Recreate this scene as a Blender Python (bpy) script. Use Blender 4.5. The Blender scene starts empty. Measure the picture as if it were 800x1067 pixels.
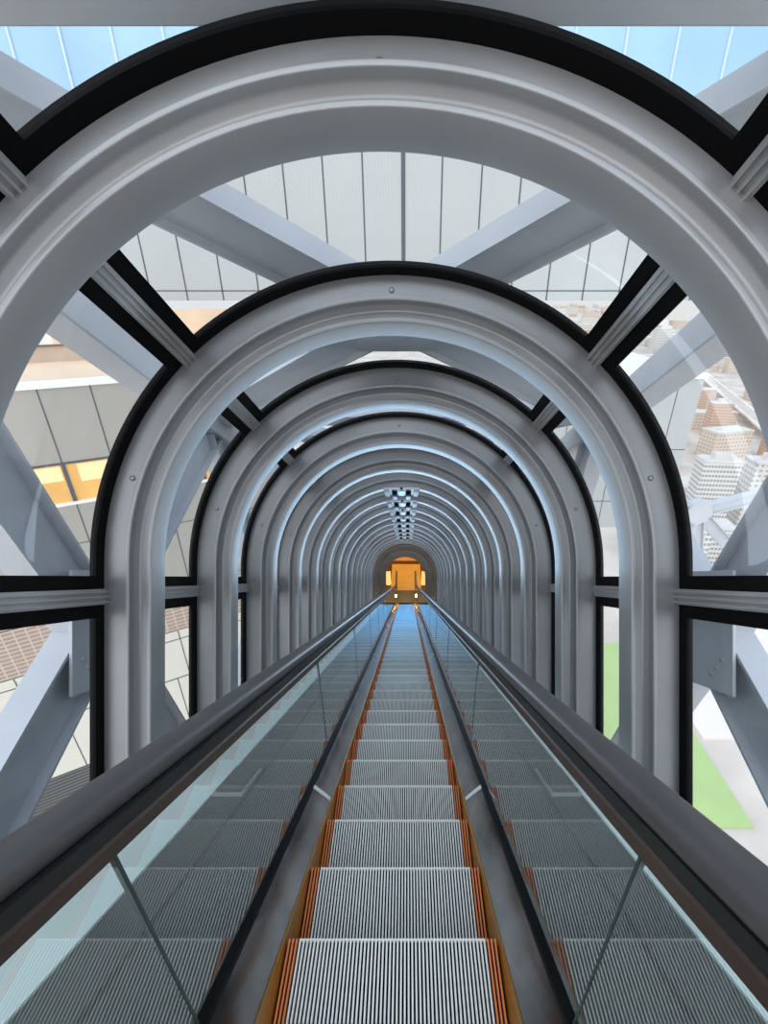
import bpy, bmesh, math, random
from mathutils import Vector, Matrix
random.seed(7)
PI = math.pi
C = bpy.context.scene.collection
SL = math.radians(30.0)                      # slope of the escalator
CS, SN = math.cos(SL), math.sin(SL)
EYE = Vector((0, 0, 14.678))                 # eye above the lower landing floor (z = 0)
XE, XT = -0.055, -0.09                       # centre lines of escalator and of tube
NT = 0.090                                   # tube axis above eye line
F_PX = 520.0

def T(x, t, n):
    """tube coordinates (across, along the slope, square to it) -> world"""
    return EYE + Vector((x, t * CS + n * SN, -t * SN + n * CS))

# ------------------------------------------------------------------ materials
def mat(name, col, rough=0.5, metal=0.0, noise=0.0, nscale=8.0, spec=0.5, emit=None, estr=0.0, rnoise=0.0, stretch=None):
    m = bpy.data.materials.new(name); m.use_nodes = True
    nt = m.node_tree; b = nt.nodes['Principled BSDF']
    b.inputs['Base Color'].default_value = (*col, 1)
    b.inputs['Roughness'].default_value = rough
    b.inputs['Metallic'].default_value = metal
    b.inputs['Specular IOR Level'].default_value = spec
    if emit:
        b.inputs['Emission Color'].default_value = (*emit, 1)
        b.inputs['Emission Strength'].default_value = estr
    if noise or rnoise:
        tc = nt.nodes.new('ShaderNodeTexCoord')
        mp = nt.nodes.new('ShaderNodeMapping')
        if stretch: mp.inputs['Scale'].default_value = stretch
        nz = nt.nodes.new('ShaderNodeTexNoise'); nz.inputs['Scale'].default_value = nscale
        nz.inputs['Detail'].default_value = 4
        nt.links.new(tc.outputs['Object'], mp.inputs['Vector'])
        nt.links.new(mp.outputs['Vector'], nz.inputs['Vector'])
        if noise:
            cr = nt.nodes.new('ShaderNodeValToRGB')
            cr.color_ramp.elements[0].position = 0.3; cr.color_ramp.elements[1].position = 0.7
            cr.color_ramp.elements[0].color = (*[max(0, c * (1 - noise)) for c in col], 1)
            cr.color_ramp.elements[1].color = (*[min(1, c * (1 + noise)) for c in col], 1)
            nt.links.new(nz.outputs['Fac'], cr.inputs['Fac'])
            nt.links.new(cr.outputs['Color'], b.inputs['Base Color'])
        if rnoise:
            mr = nt.nodes.new('ShaderNodeMapRange')
            mr.inputs['To Min'].default_value = max(0.02, rough - rnoise)
            mr.inputs['To Max'].default_value = min(1, rough + rnoise)
            nt.links.new(nz.outputs['Fac'], mr.inputs['Value'])
            nt.links.new(mr.outputs['Result'], b.inputs['Roughness'])
    return m

def glass_mat(name, tint, ior, gloss=(1, 1, 1), rough=0.0):
    m = bpy.data.materials.new(name); m.use_nodes = True
    nt = m.node_tree
    for n in list(nt.nodes):
        if n.type != 'OUTPUT_MATERIAL': nt.nodes.remove(n)
    out = [n for n in nt.nodes if n.type == 'OUTPUT_MATERIAL'][0]
    fr = nt.nodes.new('ShaderNodeFresnel'); fr.inputs['IOR'].default_value = ior
    geo = nt.nodes.new('ShaderNodeNewGeometry')
    tr = nt.nodes.new('ShaderNodeBsdfTransparent'); tr.inputs['Color'].default_value = (*tint, 1)
    gl = nt.nodes.new('ShaderNodeBsdfGlossy'); gl.inputs['Color'].default_value = (*gloss, 1)
    gl.inputs['Roughness'].default_value = rough
    # single sheet: front faces reflect, the back of the sheet only lets light through
    mx = nt.nodes.new('ShaderNodeMixShader')
    mul = nt.nodes.new('ShaderNodeMath'); mul.operation = 'MULTIPLY'
    inv = nt.nodes.new('ShaderNodeMath'); inv.operation = 'SUBTRACT'; inv.inputs[0].default_value = 1.0
    nt.links.new(geo.outputs['Backfacing'], inv.inputs[1])
    nt.links.new(fr.outputs['Fac'], mul.inputs[0]); nt.links.new(inv.outputs[0], mul.inputs[1])
    nt.links.new(mul.outputs[0], mx.inputs['Fac'])
    nt.links.new(tr.outputs[0], mx.inputs[1]); nt.links.new(gl.outputs[0], mx.inputs[2])
    nt.links.new(mx.outputs[0], out.inputs['Surface'])
    return m

def grid_mat(name, wall, dark, sx, sz, fx=0.6, fz=0.5, rough=0.7, line=False, offz=0.0, offx=0.0):
    """facade of a far building: a grid of windows in object space (x+y across, z up)"""
    m = bpy.data.materials.new(name); m.use_nodes = True
    nt = m.node_tree; b = nt.nodes['Principled BSDF']; b.inputs['Roughness'].default_value = rough
    tc = nt.nodes.new('ShaderNodeTexCoord'); sp = nt.nodes.new('ShaderNodeSeparateXYZ')
    nt.links.new(tc.outputs['Object'], sp.inputs[0])
    def M(op, a, bb):
        n = nt.nodes.new('ShaderNodeMath'); n.operation = op
        for i, v in enumerate((a, bb)):
            if isinstance(v, (int, float)): n.inputs[i].default_value = v
            else: nt.links.new(v, n.inputs[i])
        return n.outputs[0]
    ax = M('ADD', sp.outputs[0], sp.outputs[1])
    u = M('FRACT', M('DIVIDE', M('ADD', ax, 1000 + offx), sx), 0)
    v = M('FRACT', M('DIVIDE', M('ADD', sp.outputs[2], 1000 + offz), sz), 0)
    fac = M('MULTIPLY', M('LESS_THAN', u, fx), M('LESS_THAN', v, fz))
    if line:
        fac = M('MAXIMUM', M('LESS_THAN', u, fx), M('LESS_THAN', v, fz))
    nz = nt.nodes.new('ShaderNodeTexNoise'); nz.inputs['Scale'].default_value = 0.35
    nt.links.new(tc.outputs['Object'], nz.inputs['Vector'])
    mx = nt.nodes.new('ShaderNodeMix'); mx.data_type = 'RGBA'
    cr = nt.nodes.new('ShaderNodeValToRGB')
    cr.color_ramp.elements[0].color = (*[c * 0.92 for c in wall], 1)
    cr.color_ramp.elements[1].color = (*[min(1, c * 1.06) for c in wall], 1)
    nt.links.new(nz.outputs['Fac'], cr.inputs['Fac'])
    nt.links.new(fac, mx.inputs['Factor'])
    nt.links.new(cr.outputs['Color'], mx.inputs['A']); mx.inputs['B'].default_value = (*dark, 1)
    nt.links.new(mx.outputs['Result'], b.inputs['Base Color'])
    return m

M_RIBD = mat('shaded_bronze_grey', (0.20, 0.17, 0.14), 0.45, 0.2, noise=0.08, nscale=3)  # rib paint darkened to carry the dimness of the far end
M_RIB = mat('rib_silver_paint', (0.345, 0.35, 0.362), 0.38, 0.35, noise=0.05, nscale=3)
M_MULL = mat('mullion_aluminium', (0.5, 0.51, 0.52), 0.35, 0.5)
M_GASK = mat('black_gasket_rubber', (0.003, 0.003, 0.0035), 0.6, spec=0.1)
M_TRUSS = mat('truss_grey_paint', (0.60, 0.62, 0.67), 0.5, 0.0, noise=0.06, nscale=1.5)
M_BOLT = mat('bolt_steel', (0.4, 0.42, 0.45), 0.35, 0.7)
M_PANE = glass_mat('window_glass', (0.95, 0.97, 0.98), 1.33)
M_BGLASS = glass_mat('balustrade_glass', (0.90, 0.97, 0.96), 2.5)
M_CLEAT = mat('step_aluminium', (0.93, 0.91, 0.88), 0.45, 0.1)
M_GROOVE = mat('step_groove_black', (0.008, 0.008, 0.009), 0.8, spec=0.1)
M_ORANGE = mat('orange_stripe_paint', (0.88, 0.25, 0.08), 0.5)
M_SKIRT = mat('skirt_bronze', (0.45, 0.20, 0.02), 0.35, 0.35, noise=0.1, nscale=2)
M_DECK = mat('deck_dark_steel', (0.27, 0.26, 0.27), 0.17, 0.9, noise=0.6, nscale=2.6, rnoise=0.1)  # colour noise stands in for cloudy window reflections
M_BEAD = mat('black_bead', (0.003, 0.003, 0.004), 0.6, spec=0.1)
M_STRIP = mat('joint_strip_silver', (0.95, 0.96, 0.97), 0.6)
M_JOINT = mat('glass_joint_dark', (0.03, 0.05, 0.05), 0.5)
M_HAND = mat('handrail_rubber', (0.062, 0.057, 0.058), 0.42, 0.0, noise=0.12, nscale=5, spec=0.75)
M_BROWN = mat('bronze_rail', (0.07, 0.045, 0.035), 0.45, 0.4, noise=0.2, nscale=4)
M_TRACK = mat('handrail_track_black', (0.01, 0.01, 0.011), 0.5)
M_ODECK = mat('outer_deck_dark', (0.035, 0.043, 0.043), 0.5, 0.1, noise=0.1, nscale=2)
M_OSEAM = mat('outer_deck_seam', (0.006, 0.008, 0.008), 0.7)
M_WSTRIP = mat('pale_sill', (0.88, 0.93, 0.92), 0.6, noise=0.04, nscale=2)
M_UNIT = mat('ceiling_unit_grey', (0.62, 0.68, 0.73), 0.4, 0.2)
M_UNITD = mat('ceiling_unit_dark', (0.12, 0.15, 0.18), 0.4, 0.4)
M_AMB = mat('amber_floor', (0.9, 0.62, 0.24), 0.35, noise=0.06, nscale=2)
M_AMBD = mat('brown_floor', (0.16, 0.07, 0.025), 0.4)
M_AWALL = mat('amber_wall', (0.55, 0.25, 0.06), 0.6, noise=0.1, nscale=1)
M_COMB = mat('comb_plate_grey', (0.12, 0.12, 0.13), 0.4, 0.6)
M_LAMP = mat('warm_lamp', (1, 0.7, 0.3), 0.5, emit=(1, 0.55, 0.16), estr=1.3)
M_PANEL = mat('white_cladding', (0.51, 0.525, 0.53), 0.55, noise=0.05, nscale=0.15)
M_SEAM = mat('cladding_seam', (0.10, 0.11, 0.13), 0.6)
M_BLUE = mat('blue_curtain_glass', (0.40, 0.64, 0.95), 0.12, 0.0, noise=0.22, nscale=0.08, spec=0.6)  # diffuse blue stands in for sky mirrored in the glass
M_MULW = mat('pale_mullion', (0.6, 0.72, 0.85), 0.5)
M_BPANEL = mat('beige_cladding', (0.42, 0.39, 0.35), 0.6, noise=0.05, nscale=0.3)
M_BPALE = mat('cream_cladding', (0.74, 0.71, 0.63), 0.6, noise=0.05, nscale=0.3)
M_WARMW = mat('warm_window', (0.75, 0.42, 0.12), 0.3, noise=0.25, nscale=0.8, emit=(1.0, 0.52, 0.14), estr=0.28)
M_BLIND = mat('pale_blind', (0.95, 0.75, 0.40), 0.6, emit=(1.0, 0.7, 0.3), estr=0.3)
M_PEACH = mat('peach_terrace', (0.88, 0.66, 0.48), 0.6, noise=0.12, nscale=0.5, stretch=(1, 0.3, 1))
M_BEIGE = mat('beige_band', (0.60, 0.48, 0.39), 0.6, noise=0.1, nscale=0.6)
M_CREAM = mat('cream_wall', (0.95, 0.92, 0.86), 0.6)
M_DLOUV = grid_mat('dark_louvre', (0.16, 0.16, 0.16), (0.05, 0.05, 0.05), 50, 0.16, 1.1, 0.5)
M_BRICK = grid_mat('brown_grating', (0.42, 0.30, 0.24), (0.62, 0.53, 0.46), 0.35, 0.16, 0.12, 0.3, line=True)

# ------------------------------------------------------------------ object helpers
def link(name, me, m, parent=None, loc=(0, 0, 0), rot=(0, 0, 0)):
    for mm in (m if isinstance(m, (list, tuple)) else [m]): me.materials.append(mm)
    o = bpy.data.objects.new(name, me); C.objects.link(o)
    o.location = loc; o.rotation_euler = rot
    if parent: o.parent = parent
    return o

def obj(name, bm, m, parent=None, loc=(0, 0, 0), rot=(0, 0, 0), smooth=False, bevel=0, angle=35):
    bmesh.ops.recalc_face_normals(bm, faces=bm.faces)
    if bevel:
        es = [e for e in bm.edges if len(e.link_faces) == 2 and e.calc_face_angle(0) > 0.6]
        bmesh.ops.bevel(bm, geom=es, offset=bevel, segments=2, affect='EDGES', profile=0.5)
    me = bpy.data.meshes.new(name); bm.to_mesh(me); bm.free()
    o = link(name, me, m, parent, loc, rot)
    if smooth:
        me.shade_smooth(); me.set_sharp_from_angle(angle=math.radians(angle))
    return o

def tag(o, label=None, cat=None, group=None, kind=None):
    if label: o['label'] = label
    if cat: o['category'] = cat
    if group: o['group'] = group
    if kind: o['kind'] = kind
    return o

def empty(name, loc=(0, 0, 0), rot=(0, 0, 0)):
    o = bpy.data.objects.new(name, None); C.objects.link(o)
    o.location = loc; o.rotation_euler = rot; o.empty_display_size = 0.1
    return o

def copy_tree(o, parent=None):
    c = o.copy(); C.objects.link(c); c.parent = parent
    for ch in list(o.children): copy_tree(ch, c)
    return c

RT = (-SL, 0, 0)                              # rotation that turns local (x, y, z) into (across, along, square)
def box(bm, x0, x1, y0, y1, z0, z1, mi=0):
    v = [bm.verts.new(p) for p in ((x0, y0, z0), (x1, y0, z0), (x1, y1, z0), (x0, y1, z0),
                                   (x0, y0, z1), (x1, y0, z1), (x1, y1, z1), (x0, y1, z1))]
    for q in ((0, 3, 2, 1), (4, 5, 6, 7), (0, 1, 5, 4), (1, 2, 6, 5), (2, 3, 7, 6), (3, 0, 4, 7)):
        f = bm.faces.new([v[i] for i in q]); f.material_index = mi
    return v

def prism(bm, pts, f0, f1):
    """pts: 2-D outline; f0/f1 map a point to 3-D at either end"""
    a = [bm.verts.new(f0(*p)) for p in pts]; b = [bm.verts.new(f1(*p)) for p in pts]
    n = len(pts)
    for i in range(n):
        bm.faces.new((a[i], a[(i + 1) % n], b[(i + 1) % n], b[i]))
    bm.faces.new(a[::-1]); bm.faces.new(b)

def cyl(bm, p, q, r, seg=12, r2=None):
    p, q = Vector(p), Vector(q); d = (q - p).normalized()
    u = d.orthogonal().normalized(); w = d.cross(u); r2 = r if r2 is None else r2
    a = [bm.verts.new(p + (u * math.cos(2 * PI * i / seg) + w * math.sin(2 * PI * i / seg)) * r) for i in range(seg)]
    b = [bm.verts.new(q + (u * math.cos(2 * PI * i / seg) + w * math.sin(2 * PI * i / seg)) * r2) for i in range(seg)]
    for i in range(seg): bm.faces.new((a[i], a[(i + 1) % seg], b[(i + 1) % seg], b[i]))
    bm.faces.new(a[::-1]); bm.faces.new(b)

def dome(bm, c, ax, r, seg=10):
    """round-headed bolt: c on the surface, ax outward"""
    c, ax = Vector(c), Vector(ax).normalized(); u = ax.orthogonal().normalized(); w = ax.cross(u)
    rings = []
    for k in range(4):
        a = k / 4 * PI / 2
        rings.append([bm.verts.new(c + ax * (r * 0.75 * math.sin(a)) + (u * math.cos(2 * PI * i / seg) + w * math.sin(2 * PI * i / seg)) * r * math.cos(a)) for i in range(seg)])
    top = bm.verts.new(c + ax * r * 0.75)
    for k in range(3):
        for i in range(seg):
            bm.faces.new((rings[k][i], rings[k][(i + 1) % seg], rings[k + 1][(i + 1) % seg], rings[k + 1][i]))
    for i in range(seg): bm.faces.new((rings[3][i], rings[3][(i + 1) % seg], top))
    bm.faces.new(rings[0][::-1])

# ------------------------------------------------------------------ camera and light
cd = bpy.data.cameras.new('camera'); cam = bpy.data.objects.new('camera', cd); C.objects.link(cam)
cam.location = EYE
cam.rotation_euler = (PI / 2 - SL, 0, 0)
cd.sensor_fit = 'VERTICAL'; cd.sensor_height = 36.0; cd.sensor_width = 36.0 * 800 / 1067
cd.lens = F_PX * 36.0 / 1067
cd.shift_x = -(424 - 400) / 1067.0
cd.shift_y = (602 - 533.5) / 1067.0
cd.clip_start = 0.02; cd.clip_end = 60000
bpy.context.scene.camera = cam
sc = bpy.context.scene
sc.view_settings.view_transform = 'Standard'
sc.view_settings.look = 'None'
sc.view_settings.exposure = 0.0
sc.cycles.max_bounces = 10; sc.cycles.transparent_max_bounces = 32
sc.cycles.diffuse_bounces = 5; sc.cycles.glossy_bounces = 5
sc.cycles.caustics_reflective = False; sc.cycles.caustics_refractive = False
sc.cycles.sample_clamp_indirect = 6

w = bpy.data.worlds.new('overcast_sky'); sc.world = w; w.use_nodes = True
nt = w.node_tree; bg = nt.nodes['Background']
tc = nt.nodes.new('ShaderNodeTexCoord'); sp = nt.nodes.new('ShaderNodeSeparateXYZ')
cr = nt.nodes.new('ShaderNodeValToRGB')
nt.links.new(tc.outputs['Generated'], sp.inputs[0]); nt.links.new(sp.outputs[2], cr.inputs['Fac'])
e = cr.color_ramp.elements
e[0].position = 0.0; e[0].color = (0.97, 0.95, 0.93, 1)
e[1].position = 0.8; e[1].color = (0.70, 0.82, 0.97, 1)
x = e.new(0.25); x.color = (0.90, 0.94, 0.98, 1)
nt.links.new(cr.outputs['Color'], bg.inputs['Color']); bg.inputs['Strength'].default_value = 1.35
sd = bpy.data.lights.new('hazy_sun', 'SUN'); sd.energy = 1.3; sd.angle = math.radians(85); sd.color = (1, 0.95, 0.88)
so = bpy.data.objects.new('hazy_sun', sd); C.objects.link(so); so.rotation_euler = (math.radians(48), 0, math.radians(-22))

def area(name, loc, rot, size, energy, col, sy=None):
    d = bpy.data.lights.new(name, 'AREA'); d.energy = energy; d.color = col; d.size = size
    if sy: d.shape = 'RECTANGLE'; d.size_y = sy
    o = bpy.data.objects.new(name, d); C.objects.link(o); o.location = loc; o.rotation_euler = rot
    return o

# ------------------------------------------------------------------ the tube
R = 1.685; S = 1.29; D1 = 1.53; NR = 20; BOT = -2.15; MH = -0.2
LEN = PI * R
def P(s, off=0.0):
    r = R + off
    if s < 0: return (-r, s)
    if s > LEN: return (r, LEN - s)
    a = s / R
    return (-r * math.cos(a), r * math.sin(a))
def svals(s0, s1, step=0.075):
    cuts = [s0] + [c for c in (0.0, LEN) if s0 < c < s1] + [s1]
    out = []
    for a, b in zip(cuts, cuts[1:]):
        n = 1 if (b <= 0 or a >= LEN) else max(1, int(math.ceil((b - a) / step)))
        out += [a + (b - a) * i / n for i in range(n)]
    return out + [s1]
def sweep(bm, prof, s0, s1):
    """closed outline of (radial offset, along) swept round the arch"""
    rows = []
    for s in svals(s0, s1):
        rows.append([bm.verts.new((P(s, off)[0], y, P(s, off)[1])) for off, y in prof])
    n = len(prof)
    for a, b in zip(rows, rows[1:]):
        for i in range(n): bm.faces.new((a[i], a[(i + 1) % n], b[(i + 1) % n], b[i]))
    bm.faces.new(rows[0]); bm.faces.new(rows[-1][::-1])
def rnd(pts, r=0.006, k=3):
    out = []
    n = len(pts)
    for i in range(n):
        p, a, b = Vector(pts[i]), Vector(pts[i - 1]), Vector(pts[(i + 1) % n])
        rr = min(r, (a - p).length * 0.4, (b - p).length * 0.4)
        u, v = p + (a - p).normalized() * rr, p + (b - p).normalized() * rr
        for j in range(k + 1):
            q = j / k
            out.append(tuple(u * (1 - q) ** 2 + p * 2 * q * (1 - q) + v * q * q))
    return out
o_ = lambda rho: rho + .017 - R
PLATE = [(0.0, .10), (o_(1.47), .10), (o_(1.47), .135), (0.0, .135)]
BEAM = rnd([(o_(1.49), 0), (o_(1.465), 0), (o_(1.465), .045), (o_(1.44), .075), (o_(1.385), .075), (o_(1.365), .06), (o_(1.365), 0), (o_(1.34), 0),
            (o_(1.34), .17), (o_(1.365), .17), (o_(1.365), .105), (o_(1.465), .105), (o_(1.465), .17), (o_(1.49), .17)], 0.008)
ORD = ['nearest', 'second', 'third', 'fourth', 'fifth', 'sixth', 'seventh', 'eighth', 'ninth', 'tenth', 'eleventh', 'twelfth', 'thirteenth',
       'fourteenth', 'fifteenth', 'sixteenth', 'seventeenth', 'eighteenth', 'nineteenth', 'farthest']
rib0 = empty('arch_rib', T(XT, D1, NT), RT)
bm = bmesh.new(); sweep(bm, PLATE, BOT, LEN - BOT); obj('backing_plate', bm, M_RIB, rib0, smooth=True)
bm = bmesh.new(); sweep(bm, BEAM, BOT, LEN - BOT); obj('flanged_beam', bm, M_RIB, rib0, smooth=True, angle=50)
for a in (90, 18, 162):
    r = 1.592
    bm = bmesh.new(); c = (r * math.cos(math.radians(a)), 0.1, r * math.sin(math.radians(a)))
    dome(bm, c, (0, -1, 0), 0.017); obj('bolt_head', bm, M_BOLT, rib0, smooth=True)
for k in range(NR):
    o = rib0 if k == 0 else copy_tree(rib0)
    o.location = T(XT, D1 + k * S, NT)
    if k == 0: lab = 'nearest and largest silver arch rib, framing the whole view'
    elif k == NR - 1: lab = 'farthest dark arch rib at the mouth of the amber lower hall'
    else: lab = ORD[k] + (' silver' if k < NR - 4 else ' dim, shade-darkened') + ' arch rib from the camera along the tube, counting the nearest as first'
    if k >= NR - 4:  # far-end dimness is put into the colour of these ribs
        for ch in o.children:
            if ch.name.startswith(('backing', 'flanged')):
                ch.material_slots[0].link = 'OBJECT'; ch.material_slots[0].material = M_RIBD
    tag(o, lab, 'arch', 'arched steel ribs of the tube')

# panes, gaskets and mullions between the ribs
HM = 0.045
PANES = [('top', PI * R / 4 + HM, 3 * PI * R / 4 - HM), ('upper left', MH + HM, PI * R / 4 - HM), ('upper right', 3 * PI * R / 4 + HM, LEN - MH - HM),
         ('lower left', BOT + .02, MH - HM), ('lower right', LEN - MH + HM, LEN - BOT - .02)]
Y0, Y1 = .135, S + .10                        # from behind one rib to the face of the next
def make_window(s0, s1, name):
    t = empty(name, T(XT, D1, NT), RT)
    g = .078
    bm = bmesh.new()
    sweep(bm, [(-.004, Y1 - g), (.032, Y1 - g), (.032, Y1), (-.004, Y1)], s0, s1)
    sweep(bm, [(-.004, Y0), (.032, Y0), (.032, Y0 + g), (-.004, Y0 + g)], s0, s1)
    for a, b in ((s0, s0 + .075), (s1 - .075, s1)):
        sweep(bm, [(-.004, Y0 + g), (.032, Y0 + g), (.032, Y1 - g), (-.004, Y1 - g)], a, b)
    obj('gasket', bm, M_GASK, t, smooth=True)
    bm = bmesh.new()
    sweep(bm, [(.004, Y0 + g - .02), (.012, Y0 + g - .02), (.012, Y1 - g + .02), (.004, Y1 - g + .02)], s0 + .05, s1 - .05)
    obj('glass_pane', bm, M_PANE, t, smooth=True)
    tag(t, kind='structure')
    return t
def make_mullion(s, name):
    bm = bmesh.new()
    h = HM
    sweep(bm, [(-.02, Y0), (.06, Y0), (.06, Y1), (-.02, Y1)], s - h, s + h)
    for d in (-.030, 0.0, .030):
        sweep(bm, [(-.038, Y0), (-.018, Y0), (-.018, Y1 + .005), (-.038, Y1 + .005)], s + d - .006, s + d + .006)
    return tag(obj(name, bm, M_MULL, None, T(XT, D1, NT), RT), kind='structure')
wn = 1; tn = 1
protoW = {}; protoM = {}
for k in range(-1, NR - 1):
    for nm, s0, s1 in PANES:
        if nm not in protoW:
            protoW[nm] = o = make_window(s0, s1, 'window_%d' % wn)
        else:
            o = copy_tree(protoW[nm]); o.name = 'window_%d' % wn
        o.location = T(XT, D1 + k * S, NT); wn += 1
    for s in (MH, PI * R / 4, 3 * PI * R / 4, LEN - MH):
        if s not in protoM:
            protoM[s] = o = make_mullion(s, 'trim_%d' % tn)
        else:
            o = protoM[s].copy(); C.objects.link(o); o.name = 'trim_%d' % tn
        o.location = T(XT, D1 + k * S, NT); tn += 1

# ------------------------------------------------------------------ escalator steps
H = 1.36; PITCH = 0.4 / CS; T0 = 1.881; W = 0.393
NS = int((27.0 - T0) / PITCH) + 1
NCL = 58
def make_step():
    t = empty('escalator_step')
    bm = bmesh.new(); box(bm, -W, W, -0.40, -0.006, -0.04, -0.014)
    obj('groove_bed', bm, M_GROOVE, t)
    p = 2 * W / NCL
    bm = bmesh.new(); bo = [bmesh.new(), bmesh.new()]
    for i in range(NCL):
        a = -W + p * (i + .24); b = a + p * .46
        tgt = bm
        if i < 3: tgt = bo[0]
        elif i >= NCL - 3: tgt = bo[1]
        box(tgt, a, b, -0.40, 0, -0.014, 0)
    box(bm, -W + 3.2 * p, W - 3.2 * p, -0.006, 0.0, -0.018, 0.0005)
    obj('tread', bm, M_CLEAT, t)
    for q in bo:
        o = obj('demarcation_stripe', q, M_ORANGE, t); o['label'] = 'orange edge stripes'
    bm = bmesh.new()
    pts = [(-.006, -.014), (-.012, -.10), (-.03, -.17), (-.055, -.231), (-.075, -.231), (-.05, -.17), (-.03, -.10), (-.026, -.014)]
    prism(bm, pts, lambda y, z: (-W, y, z), lambda y, z: (W, y, z))
    obj('riser', bm, M_GROOVE, t)
    return t
step0 = make_step()
WORDS = ['first', 'second', 'third', 'fourth', 'fifth', 'sixth', 'seventh', 'eighth', 'ninth', 'tenth', 'eleventh', 'twelfth']
for k in range(NS):
    o = step0 if k == 0 else copy_tree(step0)
    tt = T0 + k * PITCH
    loc = T(XE, tt, -H)
    left = NS - 1 - k
    if left < 3: loc.z = 0.0 + (0.0, 0.02, 0.09)[left]
    o.location = loc
    if k == 0: lab = 'nearest escalator step at the bottom edge, wide ribbed tread with orange side stripes'
    elif k < 12: lab = WORDS[k] + ' ribbed grey escalator step up from the bottom edge of the photo'
    elif k < 32: lab = 'narrow ribbed escalator step in the middle stretch of the flight, grey with orange sides'
    else: lab = 'tiny blue-lit escalator step in the far stretch toward the amber hall'
    tag(o, lab, 'step', 'escalator steps')

# ------------------------------------------------------------------ balustrades and handrails
TA, TB = -0.8, 26.3
def world_local(o_t, pts): return pts
# handrail centre line in (y, z) of the world, relative to the eye
def hand_path(drop):
    pts = []
    hz = 1.02 + 0.4 * 0  # height of the level run above the landing
    a0 = T(0, TA, -drop); 
    # slope line meets the level run
    # point on the slope: T(0,t,-drop).z = hz
    tj = (EYE.z - drop * CS - hz) / SN
    n = 40
    for i in range(n + 1):
        t = TA + (tj - 0.55 - TA) * i / n
        p = T(0, t, -drop); pts.append((p.y, p.z))
    J = T(0, tj, -drop)
    p0 = Vector(pts[-1]); p1 = Vector((J.y, J.z)); p2 = Vector((J.y + 0.55, hz))
    for i in range(1, 9):
        q = i / 8; v = p0 * (1 - q) ** 2 + p1 * 2 * q * (1 - q) + p2 * q * q; pts.append((v.x, v.y))
    y1 = 24.3; pts.append((y1, hz))
    rr = 0.30
    for i in range(1, 15):
        a = PI / 2 - i / 14 * PI
        pts.append((y1 + rr * math.cos(a), hz - rr + rr * math.sin(a)))
    return pts
def sweep_yz(bm, path, sect):
    """sect: closed list of (x, offset along normal)"""
    rows = []
    for i, (y, z) in enumerate(path):
        a = Vector(path[max(0, i - 1)]); b = Vector(path[min(len(path) - 1, i + 1)])
        d = (b - a).normalized(); nn = Vector((-d.y, d.x))
        rows.append([bm.verts.new((x, y + nn.x * k, z + nn.y * k)) for x, k in sect])
    n = len(sect)
    for a, b in zip(rows, rows[1:]):
        for i in range(n): bm.faces.new((a[i], a[(i + 1) % n], b[(i + 1) % n], b[i]))
    bm.faces.new(rows[0]); bm.faces.new(rows[-1][::-1])

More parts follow.
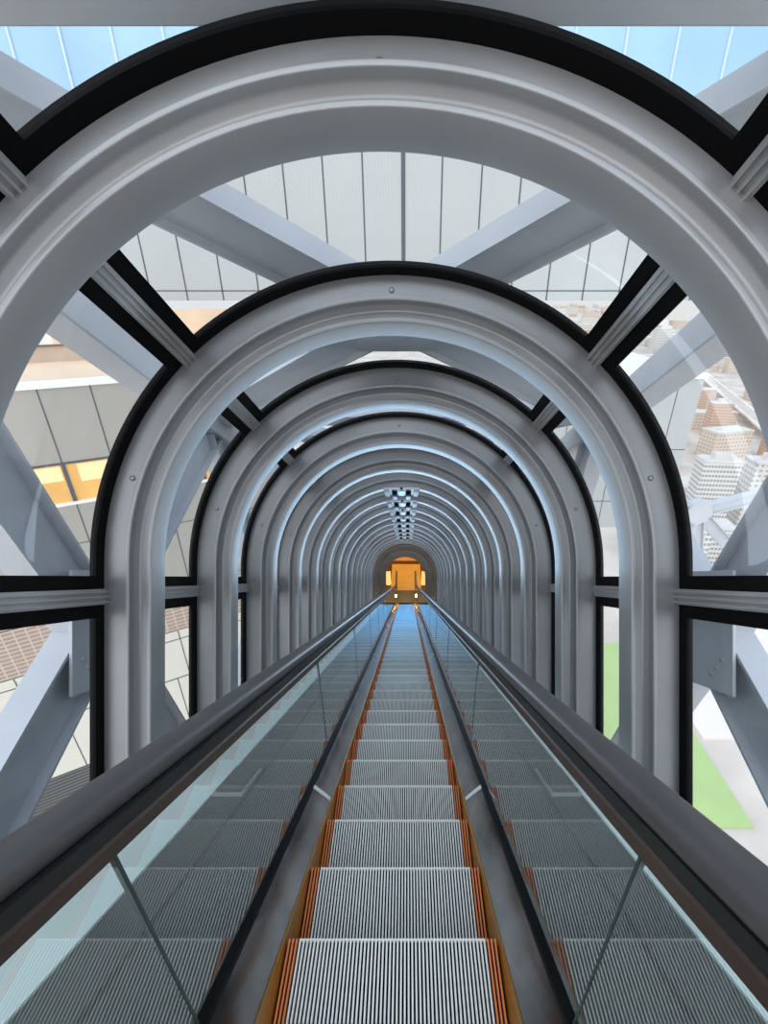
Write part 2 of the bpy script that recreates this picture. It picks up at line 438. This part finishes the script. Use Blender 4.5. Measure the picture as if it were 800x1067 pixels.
LH = 0.525                                    # handrail centre, across
GX = 0.50                                     # glass plane, across
for sd_, side in ((-1, 'left'), (1, 'right')):
    # handrail
    path = hand_path(0.425)
    sect = []
    for i in range(20):
        a = 2 * PI * i / 20
        cx_, cz_ = math.cos(a), math.sin(a)
        sect.append((0.044 * math.copysign(abs(cx_) ** .75, cx_), 0.029 * math.copysign(abs(cz_) ** .8, cz_)))
    bm = bmesh.new(); sweep_yz(bm, path, sect)
    xo = XE + sd_ * (LH + (.012 if sd_ < 0 else 0))
    o = obj('escalator_handrail', bm, M_HAND, None, (xo, 0, 0), smooth=True, angle=60)
    tag(o, 'dark rubber escalator handrail on the %s side, running down to the amber hall' % side, 'handrail', 'escalator handrails')
    # balustrade
    b = empty('glass_balustrade', T(XE + sd_ * GX, TA, -1.2), RT)
    tag(b, 'glass balustrade with dark deck and bronze rail on the %s of the steps' % side, 'balustrade', 'escalator balustrades')
    base = -1.2
    def L(x, t, n): return (x - GX, t - TA, n - base)   # local for the right side; mirrored for the left
    def bx(bmx, x0, x1, t0, t1, n0, n1):
        xs = sorted((sd_ * (x0 - GX), sd_ * (x1 - GX)))
        box(bmx, xs[0], xs[1], t0 - TA, t1 - TA, n0 - base, n1 - base)
    # glass panels, joints standing plumb
    joints = [TA - .3] + [0.92 + 2.15 * i for i in range(-0, 12)] + [TB]
    shear = math.tan(SL)
    ntop, nbot = -0.49, -1.195
    for j0, j1 in zip(joints, joints[1:]):
        bm = bmesh.new()
        g = 0.004
        c = [(j0 + g, ntop), (j1 - g, ntop), (j1 - g + (ntop - nbot) * shear, nbot), (j0 + g + (ntop - nbot) * shear, nbot)]
        prism(bm, c, lambda t, n: (-.005, t - TA, n - base), lambda t, n: (.005, t - TA, n - base))
        obj('glass_panel', bm, M_BGLASS, b)
    for j in joints[1:-1]:
        bm = bmesh.new(); g = 0.0045 if j < 2 else 0.003
        c = [(j - g, ntop), (j + g, ntop), (j + g + (ntop - nbot) * shear, nbot), (j - g + (ntop - nbot) * shear, nbot)]
        prism(bm, c, lambda t, n: (-.0065, t - TA, n - base), lambda t, n: (.0065, t - TA, n - base))
        obj('panel_joint', bm, M_JOINT, b)
    # rail under the handrail: black track and bronze profile
    bm = bmesh.new(); bx(bm, GX - .018, GX + .035, TA, TB, -.475, -.445); obj('handrail_track', bm, M_TRACK, b)
    bm = bmesh.new()
    pf = [(GX - .022, -.510), (GX - .022, -.482), (GX - .012, -.472), (GX + .03, -.472), (GX + .03, -.510)]
    prism(bm, pf, lambda x, n: (sd_ * (x - GX), 0, n - base), lambda x, n: (sd_ * (x - GX), TB - TA, n - base))
    obj('bronze_rail', bm, M_BROWN, b)
    # deck sloping from glass to skirt, bead at the foot of the glass, skirt
    bm = bmesh.new()
    pf = [(.402, -1.335), (.407, -1.322), (GX - .012, -1.195), (GX - .006, -1.195), (GX - .006, -1.30), (.42, -1.36), (.402, -1.36)]
    prism(bm, pf, lambda x, n: (sd_ * (x - GX), 0, n - base), lambda x, n: (sd_ * (x - GX), TB - TA, n - base))
    obj('inner_deck', bm, M_DECK, b, smooth=True, angle=30)
    bm = bmesh.new(); bx(bm, GX - .020, GX + .014, TA, TB, -1.225, -1.182); obj('black_bead', bm, M_BEAD, b)
    bm = bmesh.new(); bx(bm, .397, .405, TA, TB, -1.75, -1.336); o = obj('skirt_panel', bm, M_SKIRT, b); o['label'] = 'bronze skirt beside the steps'
    for tj in (2.85, 7.9, 13.1, 18.2):
        bm = bmesh.new()
        pf = [(.404, -1.332), (.4055, -1.318), (GX - .014, -1.1905), (GX - .012, -1.198), (.408, -1.327)]
        prism(bm, pf, lambda x, n: (sd_ * (x - GX), tj - TA + (-1.2 - n) * .9, n - base), lambda x, n: (sd_ * (x - GX), tj + .045 - TA + (-1.2 - n) * .9, n - base))
        obj('deck_joint_strip', bm, M_STRIP, b)
    # level end of the balustrade at the landing
    bm = bmesh.new()
    Q = []
    for y, z in hand_path(0.425):
        if y > T(0, TB, -0.5).y: Q.append((y, z - .06))
    Q.append((24.3, .42)); Q.append((24.3, .06)); Q.append((T(0, TB, -1.2).y, .10))
    inv = Matrix.Rotation(SL, 4, 'X')
    Lc = T(XE + sd_ * GX, TA, -1.2)
    def loc_(x, y, z): return inv @ (Vector((x, y, z)) - Vector((0, Lc.y, Lc.z)))
    prism(bm, Q, lambda y, z: loc_(-.005, y, z), lambda y, z: loc_(.005, y, z))
    obj('end_panel', bm, M_BROWN, b)

# ------------------------------------------------------------------ outer decks and sills along the escalator, tube floor
def strip(name, x0, x1, n0, n1, m, t0=-1.2, t1=26.9, kind='structure'):
    bm = bmesh.new(); box(bm, x0, x1, 0, t1 - t0, n0, n1)
    o = obj(name, bm, m, None, T(0, t0, 0), RT)
    return tag(o, kind=kind)
strip('floor', XT - 1.75, XT + 1.75, -2.2, -2.05, M_OSEAM)
for sd_, nm in ((-1, 'left'), (1, 'right')):
    def xs(a, b): return sorted((XE + sd_ * a, XE + sd_ * b))
    a, b = xs(.516, .820); strip('floor_inner_%s' % nm, a, b, -1.26, -1.2, M_ODECK)
    a, b = xs(.821, .841); strip('trim_seam_%s' % nm, a, b, -1.27, -1.212, M_OSEAM)
    a, b = xs(.842, 1.02); strip('floor_outer_%s' % nm, a, b, -1.26, -1.2, M_ODECK)
    a, b = xs(1.021, 1.25); strip('baseboard_%s' % nm, a, b, -1.26, -1.19, M_WSTRIP)
    # raised cover plate on the outer deck
    bm = bmesh.new(); a, b = xs(.86, 1.0)
    box(bm, a, b, 0, .34, 0, .035)
    o = empty('cover_plate', T(0, 2.75, -1.2), RT)
    obj('lid', bm, M_ODECK, o, bevel=.004)
    bm = bmesh.new()
    for (x0, x1, y0, y1) in ((a, b, -.012, 0), (a, b, .34, .352), (a - .012, a, -.012, .352), (b, b + .012, -.012, .352)):
        box(bm, x0, x1, y0, y1, 0, .018)
    obj('pale_rim', bm, M_MULL, o)
    tag(o, 'small dark cover plate with pale rim on the deck outside the %s glass' % nm, 'cover plate', 'deck cover plates')

# ------------------------------------------------------------------ ceiling units
unit0 = empty('twin_lamp_unit')
bm = bmesh.new(); box(bm, -.29, .29, 0, .52, -.03, 0); obj('mounting_plate', bm, M_UNIT, unit0, bevel=.006)
for sx in (-1, 1):
    bm = bmesh.new(); box(bm, sx * .11 - .045, sx * .11 + .045, .10, .44, -.13, -.03)
    h = obj('lamp_housing', bm, M_UNITD, unit0, bevel=.01)
    bm = bmesh.new(); cyl(bm, (sx * .11, .06, -.075), (sx * .11, .10, -.075), .032); obj('lens', bm, M_GASK, h, smooth=True)
    bm = bmesh.new(); box(bm, sx * .235 - .04, sx * .235 + .04, .05, .47, -.07, -.03); obj('cable_cover', bm, M_UNIT, unit0, bevel=.006)
bm = bmesh.new(); box(bm, -.05, .05, .05, .47, -.055, -.03); obj('middle_cover', bm, M_UNIT, unit0, bevel=.005)
bm = bmesh.new(); dome(bm, (0, .0, -.015), (0, -1, 0), .02); obj('front_bolt', bm, M_GASK, unit0, smooth=True)
for k in range(8):
    o = unit0 if k == 0 else copy_tree(unit0)
    o.location = T(XT, D1 + (5 + k) * S + .0, NT + 1.352); o.rotation_euler = RT
    tag(o, ('nearest' if k == 0 else ORD[k]) + ' grey twin lamp unit in the row under the tube ceiling, counting from the camera', 'ceiling lamp', 'ceiling lamp units')

# ------------------------------------------------------------------ lower landing and amber hall
def wbox(name, x0, x1, y0, y1, z0, z1, m, kind='structure', parent=None, bevel=0):
    bm = bmesh.new(); cx_, cy_ = (x0 + x1) / 2, (y0 + y1) / 2
    box(bm, x0 - cx_, x1 - cx_, y0 - cy_, y1 - cy_, 0, z1 - z0)
    o = obj(name, bm, m, parent, (cx_, cy_, z0), bevel=bevel)
    if kind: tag(o, kind=kind)
    return o
YL = T(0, 27.0, -H).y
wbox('floor_landing', -1.5, 1.4, YL + .02, 24.0, -.12, 0, M_COMB)
wbox('floor_amber', XE - .86, XE + .86, 24.001, 27.1, -.12, 0, M_AMB)
wbox('floor_side_left', -3, XE - .861, 24.001, 27.1, -.12, 0, M_AMBD)
wbox('floor_side_right', XE + .861, 3, 24.001, 27.1, -.12, 0, M_AMBD)
wbox('floor_dark_band', -3, 3, 27.101, 27.55, -.12, 0, M_AMBD)
wbox('floor_far', -3, 3, 27.551, 33, -.12, 0, M_AMB)
wbox('wall_left', -3.2, -3, 24, 33.2, 0, 3.4, M_AWALL)
wbox('wall_right', 3, 3.2, 24, 33.2, 0, 3.4, M_AWALL)
wbox('wall_back', -3, 3, 33, 33.2, 0, 3.4, M_AWALL)
wbox('ceiling', -3.2, 3.2, 24.6, 33.2, 3.4, 3.55, M_AWALL)
# portal wall, square to the tube, with the arched opening
bm = bmesh.new()
def arch(rad, bot): return [(-rad, bot)] + [(-rad * math.cos(a * PI / 32), rad * math.sin(a * PI / 32)) for a in range(33)] + [(rad, bot)]
inn = arch(1.07, -2.1)
out = [(-3.0, -2.1)]
n_in = len(inn)
outp = []
for (x_, z_) in inn:
    if z_ <= 0: outp.append((math.copysign(3.1, x_), z_ if z_ < 0 else 0.0))
    else:
        k = min(3.1 / max(1e-6, abs(x_)), 2.7 / max(1e-6, z_)); outp.append((x_ * k, z_ * k))
for y_ in (0, .25):
    pass
rows = []
for y_ in (0.0, 0.25):
    rows.append(([bm.verts.new((a, y_, b)) for a, b in inn], [bm.verts.new((a, y_, b)) for a, b in outp]))
for i in range(n_in - 1):
    for r_ in rows: bm.faces.new((r_[0][i], r_[0][i + 1], r_[1][i + 1], r_[1][i]))
    bm.faces.new((rows[0][0][i], rows[0][0][i + 1], rows[1][0][i + 1], rows[1][0][i]))
    bm.faces.new((rows[0][1][i], rows[0][1][i + 1], rows[1][1][i + 1], rows[1][1][i]))
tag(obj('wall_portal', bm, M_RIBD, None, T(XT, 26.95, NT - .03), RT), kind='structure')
# ball-topped posts and round lamps beside the landing
for sx, side in ((-1, 'left'), (1, 'right')):
    o = empty('floor_lamp', (XE + sx * 1.0, 24.6, 0))
    bm = bmesh.new(); cyl(bm, (0, 0, 0), (0, 0, .05), .12, 16); obj('base', bm, M_BROWN, o)
    bm = bmesh.new(); cyl(bm, (0, 0, .05), (0, 0, .95), .14, 20, .12); obj('lamp_shade', bm, M_LAMP, o, smooth=True)
    bm = bmesh.new(); cyl(bm, (0, 0, .95), (0, 0, .98), .125, 16); obj('cap', bm, M_BROWN, o)
    tag(o, 'glowing amber column lamp at the %s of the lower landing' % side, 'lamp', 'landing lamps')
area('amber_hall_light', (0, 27, 3.3), (0, 0, 0), 3.0, 95, (1.0, 0.62, 0.22))
area('landing_light', (0, 24.9, 3.0), (math.radians(-25), 0, 0), 1.0, 22, (1.0, 0.62, 0.22))

# added fill lights, no fixtures: cool white mid-tube, blue over the far flight
for sx in (-1, 1):                            # fills added below the handrails to tint the far steps blue
    for tt, en in ((9.4, .5), (11.0, 1.0), (12.6, 1.8), (14.2, 2.6), (15.8, 3.2), (17.4, 3.6), (19.0, 3.6), (20.6, 3.6), (22.2, 3.6), (23.8, 3.4), (25.2, 3)):
        o = area('blue_step_fill', T(XE + sx * .44, tt, -.62), (0, 0, 0), .05, en * 1.7, (0.0, 0.30, 0.75), 1.5)
        o.rotation_euler = (Matrix.Rotation(-SL, 3, 'X') @ Matrix.Rotation(sx * math.radians(28), 3, 'Y')).to_euler()
        o.data.spread = math.radians(130)
    area('amber_deck_fill', T(XE + sx * .46, 26.4, -.95), (-SL - math.radians(88), 0, 0), .10, 5, (1.0, 0.45, 0.08), .12)  # added fill at the landing end for amber glints on the deck
for sx in (-1, 1):
    for tt, en in ((15.5, .25), (17.5, .5), (19.5, .9), (21.5, 1.4), (23.3, 2.0), (25.0, 2.6)):
        o = area('amber_deck_fill', T(XE + sx * .40, tt, -1.02), (0, 0, 0), .04, en * 3, (1.0, 0.45, 0.06), 1.8)  # added amber fill low over the deck, no fixture there
        o.rotation_euler = (Matrix.Rotation(-SL, 3, 'X') @ Matrix.Rotation(-sx * math.radians(18), 3, 'Y')).to_euler()
        o.data.spread = math.radians(60)
area('blue_tube_fill', T(XT, 19.0, NT + .9), (-SL, 0, 0), .5, 22, (0.1, 0.4, 1.0), 7)  # unseen overhead fill added to blue the far flight
for k in range(9):  # unseen mid-air fills added to brighten the rib soffits
    d = bpy.data.lights.new('cool_tube_fill', 'POINT'); d.energy = (.4, 4, 9, 10.5, 10, 7, 6, 5, 4)[k] * 2.3; d.color = (0.74, 0.87, 1.0) if k < 2 else (0.48, 0.74, 1.0); d.shadow_soft_size = .25
    o = bpy.data.objects.new('cool_tube_fill', d); C.objects.link(o); o.location = T(XT, D1 + .7 + k * 2 * S, NT + .25)

# ------------------------------------------------------------------ steel truss outside the tube
def hbeam(name, p, q, side, parent, h=.30, d=.26, tk=.022, m=M_TRUSS):
    """H section from p to q (tube coordinates local to the truss); side = direction the web faces"""
    p, q = Vector(p), Vector(q); ax = (q - p).normalized(); nrm = Vector(side)
    nrm = (nrm - ax * nrm.dot(ax)).normalized(); v = ax.cross(nrm)
    a, b = h / 2, d / 2
    pts = [(-a, -b), (-a, b), (-a + tk, b), (-a + tk, tk), (a - tk, tk), (a - tk, b), (a, b), (a, -b), (a - tk, -b), (a - tk, -tk), (-a + tk, -tk), (-a + tk, -b)]
    bm = bmesh.new()
    prism(bm, pts, lambda s, t: p + v * s + nrm * t, lambda s, t: q + v * s + nrm * t)
    return obj(name, bm, m, parent)
B = 2.15; NU = 1.72; ND = -2.72; BAY = 4.40; HALF = BAY / 2; TN = 3.72; MID = -.46
for sd_, side in ((-1, 'left'), (1, 'right')):
    t = empty('steel_truss', T(XT, 0, NT), RT)
    tag(t, 'grey steel truss of crossed braces outside the %s windows' % side, 'truss', 'steel trusses around the tube')
    x_ = sd_ * (B + (.1 if sd_ < 0 else .22))
    bm = bmesh.new(); box(bm, x_ - .15, x_ + .15, -1, 26, NU - .13, NU + .13); obj('top_chord', bm, M_TRUSS, t, bevel=.012)
    bm = bmesh.new(); box(bm, x_ - .15, x_ + .15, -1, 26, ND - .13, ND + .13); obj('bottom_chord', bm, M_TRUSS, t, bevel=.012)
    k = 0; tn_ = TN
    while tn_ < 26.5:
        node = (x_, tn_, MID)
        for dt in (-1, 1):
            for nn in (NU, ND):
                q = (x_, tn_ + dt * HALF, nn)
                if q[1] > 26.3: continue
                dv = (Vector(q) - Vector(node)).normalized()
                hbeam('brace', Vector(node) + dv * .1, q, (-sd_, 0, 0), t, h=.42, d=.20)
        bm = bmesh.new(); box(bm, x_ - sd_ * .115 - .012, x_ - sd_ * .115 + .012, tn_ - .42, tn_ + .42, MID - .42, MID + .42)
        gs = obj('gusset_plate', bm, M_TRUSS, t, bevel=.004)
        bm = bmesh.new()
        for dt in (-1, 1):
            for dn in (-1, 1):
                for j in (-1, 0, 1):
                    c = Vector((x_ - sd_ * .128, tn_ + dt * .25 + j * .06, MID + dn * .25 - dt * dn * j * .06))
                    dome(bm, c, (-sd_, 0, 0), .022, 8)
        obj('bolt_row', bm, M_BOLT, gs, smooth=True)
        tn_ += BAY
t = empty('steel_truss', T(XT, 0, NT), RT)
tag(t, 'grey steel truss of crossed braces above the top windows', 'truss', 'steel trusses around the tube')
NTOP = 1.88
tn_ = TN
while tn_ < 26.5:
    node = Vector((0, tn_, NTOP))
    for dt in (-1, 1):
        for sx in (-1, 1):
            q = Vector((sx * B, tn_ + dt * HALF, NTOP))
            if q.y > 26.3: continue
            hbeam('brace', node + (q - node).normalized() * .1, q, (0, 0, -1), t, h=.38, d=.14)
    bm = bmesh.new(); box(bm, -.3, .3, tn_ - .3, tn_ + .3, NTOP - .15, NTOP - .125); obj('gusset_plate', bm, M_TRUSS, t, bevel=.004)
    bm = bmesh.new(); box(bm, -B, B, tn_ - HALF - .16, tn_ - HALF + .16, NTOP - .12, NTOP + .2); obj('cross_strut', bm, M_TRUSS, t, bevel=.01)
    tn_ += BAY

# ------------------------------------------------------------------ buildings around (z relative to the eye)
GZ = -140.0
def rel(x, y, z): return Vector((x, y, z)) + EYE
# tower opposite: a wall of white panels with a blue curtain wall above
t = empty('office_tower', rel(-1, 30, -.5))
tag(t, 'tall tower straight ahead, white panels below and blue glass above, seen through the roof panes', 'building')
XA, XB = -21, 21
bm = bmesh.new(); box(bm, XA, XB, 0, 1.0, 0, 6.9); obj('white_wall', bm, M_PANEL, t)
bm = bmesh.new(); box(bm, XA, XB, 0.05, 1.0, 7.1, 24); obj('blue_glass_wall', bm, M_BLUE, t)
bm = bmesh.new(); box(bm, XA, XB, -.15, 1.0, 6.9, 7.1); obj('cornice', bm, M_PANEL, t)
bm = bmesh.new()
x_ = XA + 1.1
k = 0
while x_ < XB:
    wd = .035 if k % 11 != 11 else .06
    box(bm, x_ - wd, x_ + wd, -.012, 0.02, 0, 6.9); x_ += 1.88; k += 1
box(bm, XA, XB, -.012, .02, .42, .47)
box(bm, .72, .92, -.02, .02, 0, 6.9)
obj('panel_seams', bm, M_SEAM, t)
bm = bmesh.new(); x_ = XA + .6
while x_ < XB:
    box(bm, x_ - .05, x_ + .05, -.02, .06, 7.1, 24); x_ += 2.2
obj('glass_mullions', bm, M_MULW, t)

# wing on the left: beige cladding, lit windows, cream panels
ux, uy = .847, .531
ang = math.atan2(uy, ux)
t = empty('clad_wing', rel(-11.2, 15, -2.5), (0, 0, ang))
tag(t, 'beige clad building wing with a row of amber-lit windows, left of the tube', 'building')
U0, U1 = -9.0, 8.2                            # along the wing; z down from its top
def row(name, z0, z1, m, y0=0.0, u0=U0, u1=U1):
    bm = bmesh.new(); box(bm, u0, u1, y0, 1.2, z0, z1); return obj(name, bm, m, t)
row('beige_wall', -2.2, 0, M_BPANEL)
row('coping', 0, .07, M_CREAM, -.06)
row('sill_band', -3.55, -3.45, M_CREAM, -.03)
row('lower_beige_wall', -7.4, -3.55, M_BPANEL)
row('brown_grating_band', -9.3, -7.45, M_BRICK, .03)
row('cream_wall', -14.3, -9.35, M_BPALE)
row('dark_louvre_band', -16.6, -14.35, M_DLOUV, .05)
row('base_wall', -60, -16.65, M_BPALE)
bm = bmesh.new(); k = 0
u = U0
edges = []
while u < U1 + .01:
    edges.append(u); u += 1.36
bm = bmesh.new()
for u in edges:
    box(bm, u - .02, u + .02, -.008, .01, -2.2, 0); box(bm, u - .02, u + .02, -.008, .01, -7.4, -3.55)
box(bm, U0, U1, -.008, .01, -2.24, -2.17); box(bm, U0, U1, -.008, .01, -4.9, -4.87)
for k, u in enumerate(edges):
    box(bm, u + .5 - .02, u + .5 + .02, -.008, .01, -11.6, -9.35); box(bm, u - .02, u + .02, -.008, .01, -14.3, -11.6)
box(bm, U0, U1, -.008, .01, -11.62, -11.57); box(bm, U0, U1, -.008, .01, -9.75, -9.71)
obj('panel_seams', bm, M_SEAM, t)
for k, u in enumerate(edges[:-1]):
    bm = bmesh.new(); box(bm, u + .06, u + 1.30, .05, .9, -3.45, -2.24); wq = obj('lit_window', bm, M_WARMW, t)
    bm = bmesh.new(); box(bm, u + .15 + .2 * (k % 2), u + 1.26, .03, .05, -2.75 - .1 * (k % 3), -2.28); obj('blind', bm, M_BLIND, wq)
    bm = bmesh.new(); box(bm, u - .06, u + .06, .0, .9, -3.45, -2.24); obj('window_pillar', bm, M_SEAM, t)
# terrace behind the top of that wing
bm = bmesh.new(); box(bm, U0, U1 - 1, 1.2, 7.5, -.25, -.03); obj('terrace_floor', bm, M_PEACH, t)
bm = bmesh.new(); box(bm, U0, U1 + 1.0, 7.5, 8.0, -.25, .55); obj('beige_back_wall', bm, M_BEIGE, t)
bm = bmesh.new(); box(bm, U0, 1.2, 7.45, 8.0, .6, 1.75); obj('cream_back_wall', bm, M_CREAM, t)
bm = bmesh.new(); box(bm, 1.2, U1 + 1.0, 7.45, 8.0, .6, 1.75); obj('peach_back_wall', bm, M_PEACH, t)
bm = bmesh.new(); box(bm, U0, U1 + 1.0, 7.4, 8.0, .55, .6); obj('back_wall_seam', bm, M_SEAM, t)

# block on the right: pale panels
t = empty('clad_block', rel(8.2, 20, -9))
tag(t, 'pale grey panelled block right of the tube, its top corner before the hazy city', 'building')
bm = bmesh.new(); box(bm, -2.6, 3.0, 0, 11, 0, 6.1); obj('panel_wall', bm, M_PANEL, t)
bm = bmesh.new(); box(bm, -2.7, 3.08, -.08, 11, 6.1, 6.28); obj('roof_edge', bm, M_CREAM, t)
bm = bmesh.new()
for u in (-1.9, -.9, .1, 1.1, 2.1): box(bm, u - .015, u + .015, -.008, .01, 0, 6.1)
for z_ in (1.2, 3.4): box(bm, -2.6, 3.0, -.008, .01, z_, z_ + .03)
obj('panel_seams', bm, M_SEAM, t)

bm = bmesh.new(); box(bm, -1.9, -.5, 9, 10.4, -131.2, 0); obj('support_leg', bm, M_PANEL, t)

# open steel lattice below it
t = empty('steel_lattice', rel(7.48, 12, -4.95))
tag(t, 'grey steel lattice with members radiating from a hub, outside the right windows', 'lattice')
bm = bmesh.new(); cyl(bm, (0, -.14, 0), (0, .14, 0), .33, 8); obj('hub', bm, M_TRUSS, t)
for q in ((3.2, .3, .75), (.75, 0, -3.0), (2.0, .4, -1.7), (-1.2, 0, -2.2), (-1.6, .2, .15), (-.3, 2.5, -1.6)):
    dv = Vector(q).normalized()
    hbeam('member', dv * .2, q, (0, -1, 0), t, h=.3, d=.22)
bm = bmesh.new(); cyl(bm, (0, .05, -.2), (0, .05, GZ + 4.95), .16, 12); obj('mast', bm, M_TRUSS, t, smooth=True)
bm = bmesh.new(); pts = [(-.35, .5, -.9), (-.55, .5, -1.6), (-.6, .5, -2.4), (-.45, .5, -3.4)]
for a, b_ in zip(pts, pts[1:]): cyl(bm, a, b_, .05, 10)
obj('bent_pipe', bm, M_BOLT, t, smooth=True)
bm = bmesh.new()
for z_ in (-2.3, -2.75): box(bm, -1.2, .6, .2, .28, z_, z_ + .08)
obj('crossbar', bm, M_TRUSS, t)

# ------------------------------------------------------------------ the city far below
M_GROUND = mat('hazy_city_ground', (0.66, 0.59, 0.53), 0.9, noise=0.2, nscale=0.03)  # base colour lightened to stand for haze
bm = bmesh.new(); box(bm, -12000, 12000, -200, 30000, -2, 0)
tag(obj('ground', bm, M_GROUND, None, rel(0, 0, GZ)), kind='structure')
M_LAWN = mat('green_turf', (0.46, 0.60, 0.26), 0.9, noise=0.06, nscale=0.05)
M_PINK = mat('pale_pink_paving', (0.86, 0.78, 0.73), 0.8, noise=0.04, nscale=0.05)
bm = bmesh.new(); box(bm, -17, 17, -45, 45, 0, .6)
tag(obj('sports_lawn', bm, M_LAWN, None, rel(87, 137, GZ)), 'flat green sports lawn on the ground far below, right of the handrail', 'lawn')
bm = bmesh.new(); box(bm, -45, 45, -40, 40, 0, 1.0)
tag(obj('paved_plaza', bm, M_PINK, None, rel(151, 166, GZ)), 'pale pink paved plaza beside the green lawn far below', 'plaza')

def pix(p):
    d = p - EYE
    tt = d.y * CS - d.z * SN; nn = d.y * SN + d.z * CS
    if tt < .1: return None
    return (424 + F_PX * d.x / tt, 602 - F_PX * nn / tt)

def building(name, label, cat, cx_, cy_, wx, wy, h, m, roofm, rot=0.0, group=None, extras=True):
    t = empty(name, rel(cx_, cy_, GZ), (0, 0, rot))
    bm = bmesh.new(); box(bm, -wx / 2, wx / 2, -wy / 2, wy / 2, 0, h); obj('facade', bm, m, t)
    bm = bmesh.new(); box(bm, -wx / 2 - .4, wx / 2 + .4, -wy / 2 - .4, wy / 2 + .4, h, h + 1.0)
    rf = obj('roof', bm, roofm, t)
    if extras:
        bm = bmesh.new(); box(bm, -wx * .2, wx * .25, -wy * .2, wy * .2, h + 1, h + 4.5); obj('rooftop_plant', bm, roofm, rf)
    return tag(t, label, cat, group)
M_ROOFW = mat('pale_roof', (0.68, 0.65, 0.62), 0.8, noise=0.1, nscale=0.1)  # haze is put into these roof and facade colours, paled toward cream
M_ROOFB = mat('beige_roof', (0.66, 0.55, 0.47), 0.8, noise=0.1, nscale=0.1)
M_FW = grid_mat('white_flats', (0.74, 0.73, 0.71), (0.34, 0.33, 0.33), 1.9, 2.9, .72, .5)
M_FW2 = grid_mat('white_flats_fine', (0.72, 0.70, 0.67), (0.42, 0.40, 0.38), 3.4, 3.2, .55, .45)
M_FO = grid_mat('orange_flats', (0.68, 0.48, 0.37), (0.42, 0.27, 0.20), 2.6, 3.0, .6, .5)
M_FB = grid_mat('beige_flats', (0.72, 0.62, 0.53), (0.48, 0.38, 0.32), 4.0, 3.5, .55, .45)
building('apartment_tower', 'white apartment tower with a dense grid of balconies, lower right window', 'building', 191, 300, 22, 14, 50, M_FW, M_ROOFW, -.12)
building('apartment_tower', 'plain white apartment block just right of the gridded white tower', 'building', 226, 304, 24, 16, 48, M_FW2, M_ROOFW, -.12)
building('apartment_tower', 'orange brick apartment block with white roof edge beyond the white tower', 'building', 333, 550, 20, 14, 36, M_FO, M_ROOFW, -.1)
building('apartment_tower', 'small orange apartment block beside the elevated road in the far city', 'building', 345, 470, 16, 14, 30, M_FO, M_ROOFB, -.1)
# elevated road
t = empty('elevated_road', rel(450, 725, GZ), (0, 0, math.atan2(875 - 575, 499 - 398)))
tag(t, 'long pale elevated road crossing the hazy city, upper right window', 'road')
M_ROAD = mat('pale_road', (0.62, 0.55, 0.50), 0.8, noise=0.05, nscale=.05)
bm = bmesh.new(); box(bm, -230, 230, -8, 8, 8, 9.5); obj('road_deck', bm, M_ROAD, t)
for s_ in (-1, 1):
    bm = bmesh.new(); box(bm, -230, 230, s_ * 8 - .6, s_ * 8 + .6, 9.5, 11.5); obj('parapet', bm, M_CREAM, t)
for i in range(-7, 8):
    bm = bmesh.new(); box(bm, i * 30 - 1.5, i * 30 + 1.5, -3, 3, 0, 8); obj('pier', bm, M_ROAD, t)

styles = [('white', M_FW2, M_ROOFW), ('beige', M_FB, M_ROOFB), ('white', M_FW, M_ROOFW), ('orange', M_FO, M_ROOFB), ('beige', M_FB, M_ROOFW)]
placed = []
taken = [(191, 300, 40), (226, 304, 40), (333, 550, 45), (345, 470, 30)]
for tries in range(9000):
    if len(placed) >= 165: break
    y_ = random.uniform(180, 1900) if tries % 3 else random.uniform(1500, 5000)
    x_ = random.uniform(.18 * y_, 0.95 * y_)
    wx = random.uniform(14, 34) * (1 + y_ / 2500); h = random.uniform(10, 34) * (1 + (random.random() < .1) * 1.0)
    pp = pix(rel(x_, y_, GZ + h * .7))
    if not pp: continue
    px_, py_ = pp
    if not (660 < px_ < 800 and 335 < py_ < 600): 
        if not (575 < px_ < 665 and 298 < py_ < 350 and y_ > 900): continue
    if py_ > 560 and random.random() < .5: continue
    if any(abs(x_ - a) < (wx + c) * .55 and abs(y_ - b) < (wx + c) * .55 for a, b, c in placed + taken): continue
    dx, dy = x_ - 450, y_ - 725
    a_ = math.atan2(300, 101)
    if abs(-math.sin(a_) * dx + math.cos(a_) * dy) < 30 and abs(math.cos(a_) * dx + math.sin(a_) * dy) < 260: continue
    if 60 < x_ < 215 and y_ < 225: continue
    st = styles[random.randrange(5)]
    building('city_building', 'small distant %s low-rise in the hazy city beyond the right windows' % st[0], 'building',
             x_, y_, wx, wx * random.uniform(.5, .9), h, st[1], st[2], random.choice((-.1, -.1, .25)), 'hazy city buildings', extras=False)
    placed.append((x_, y_, wx))
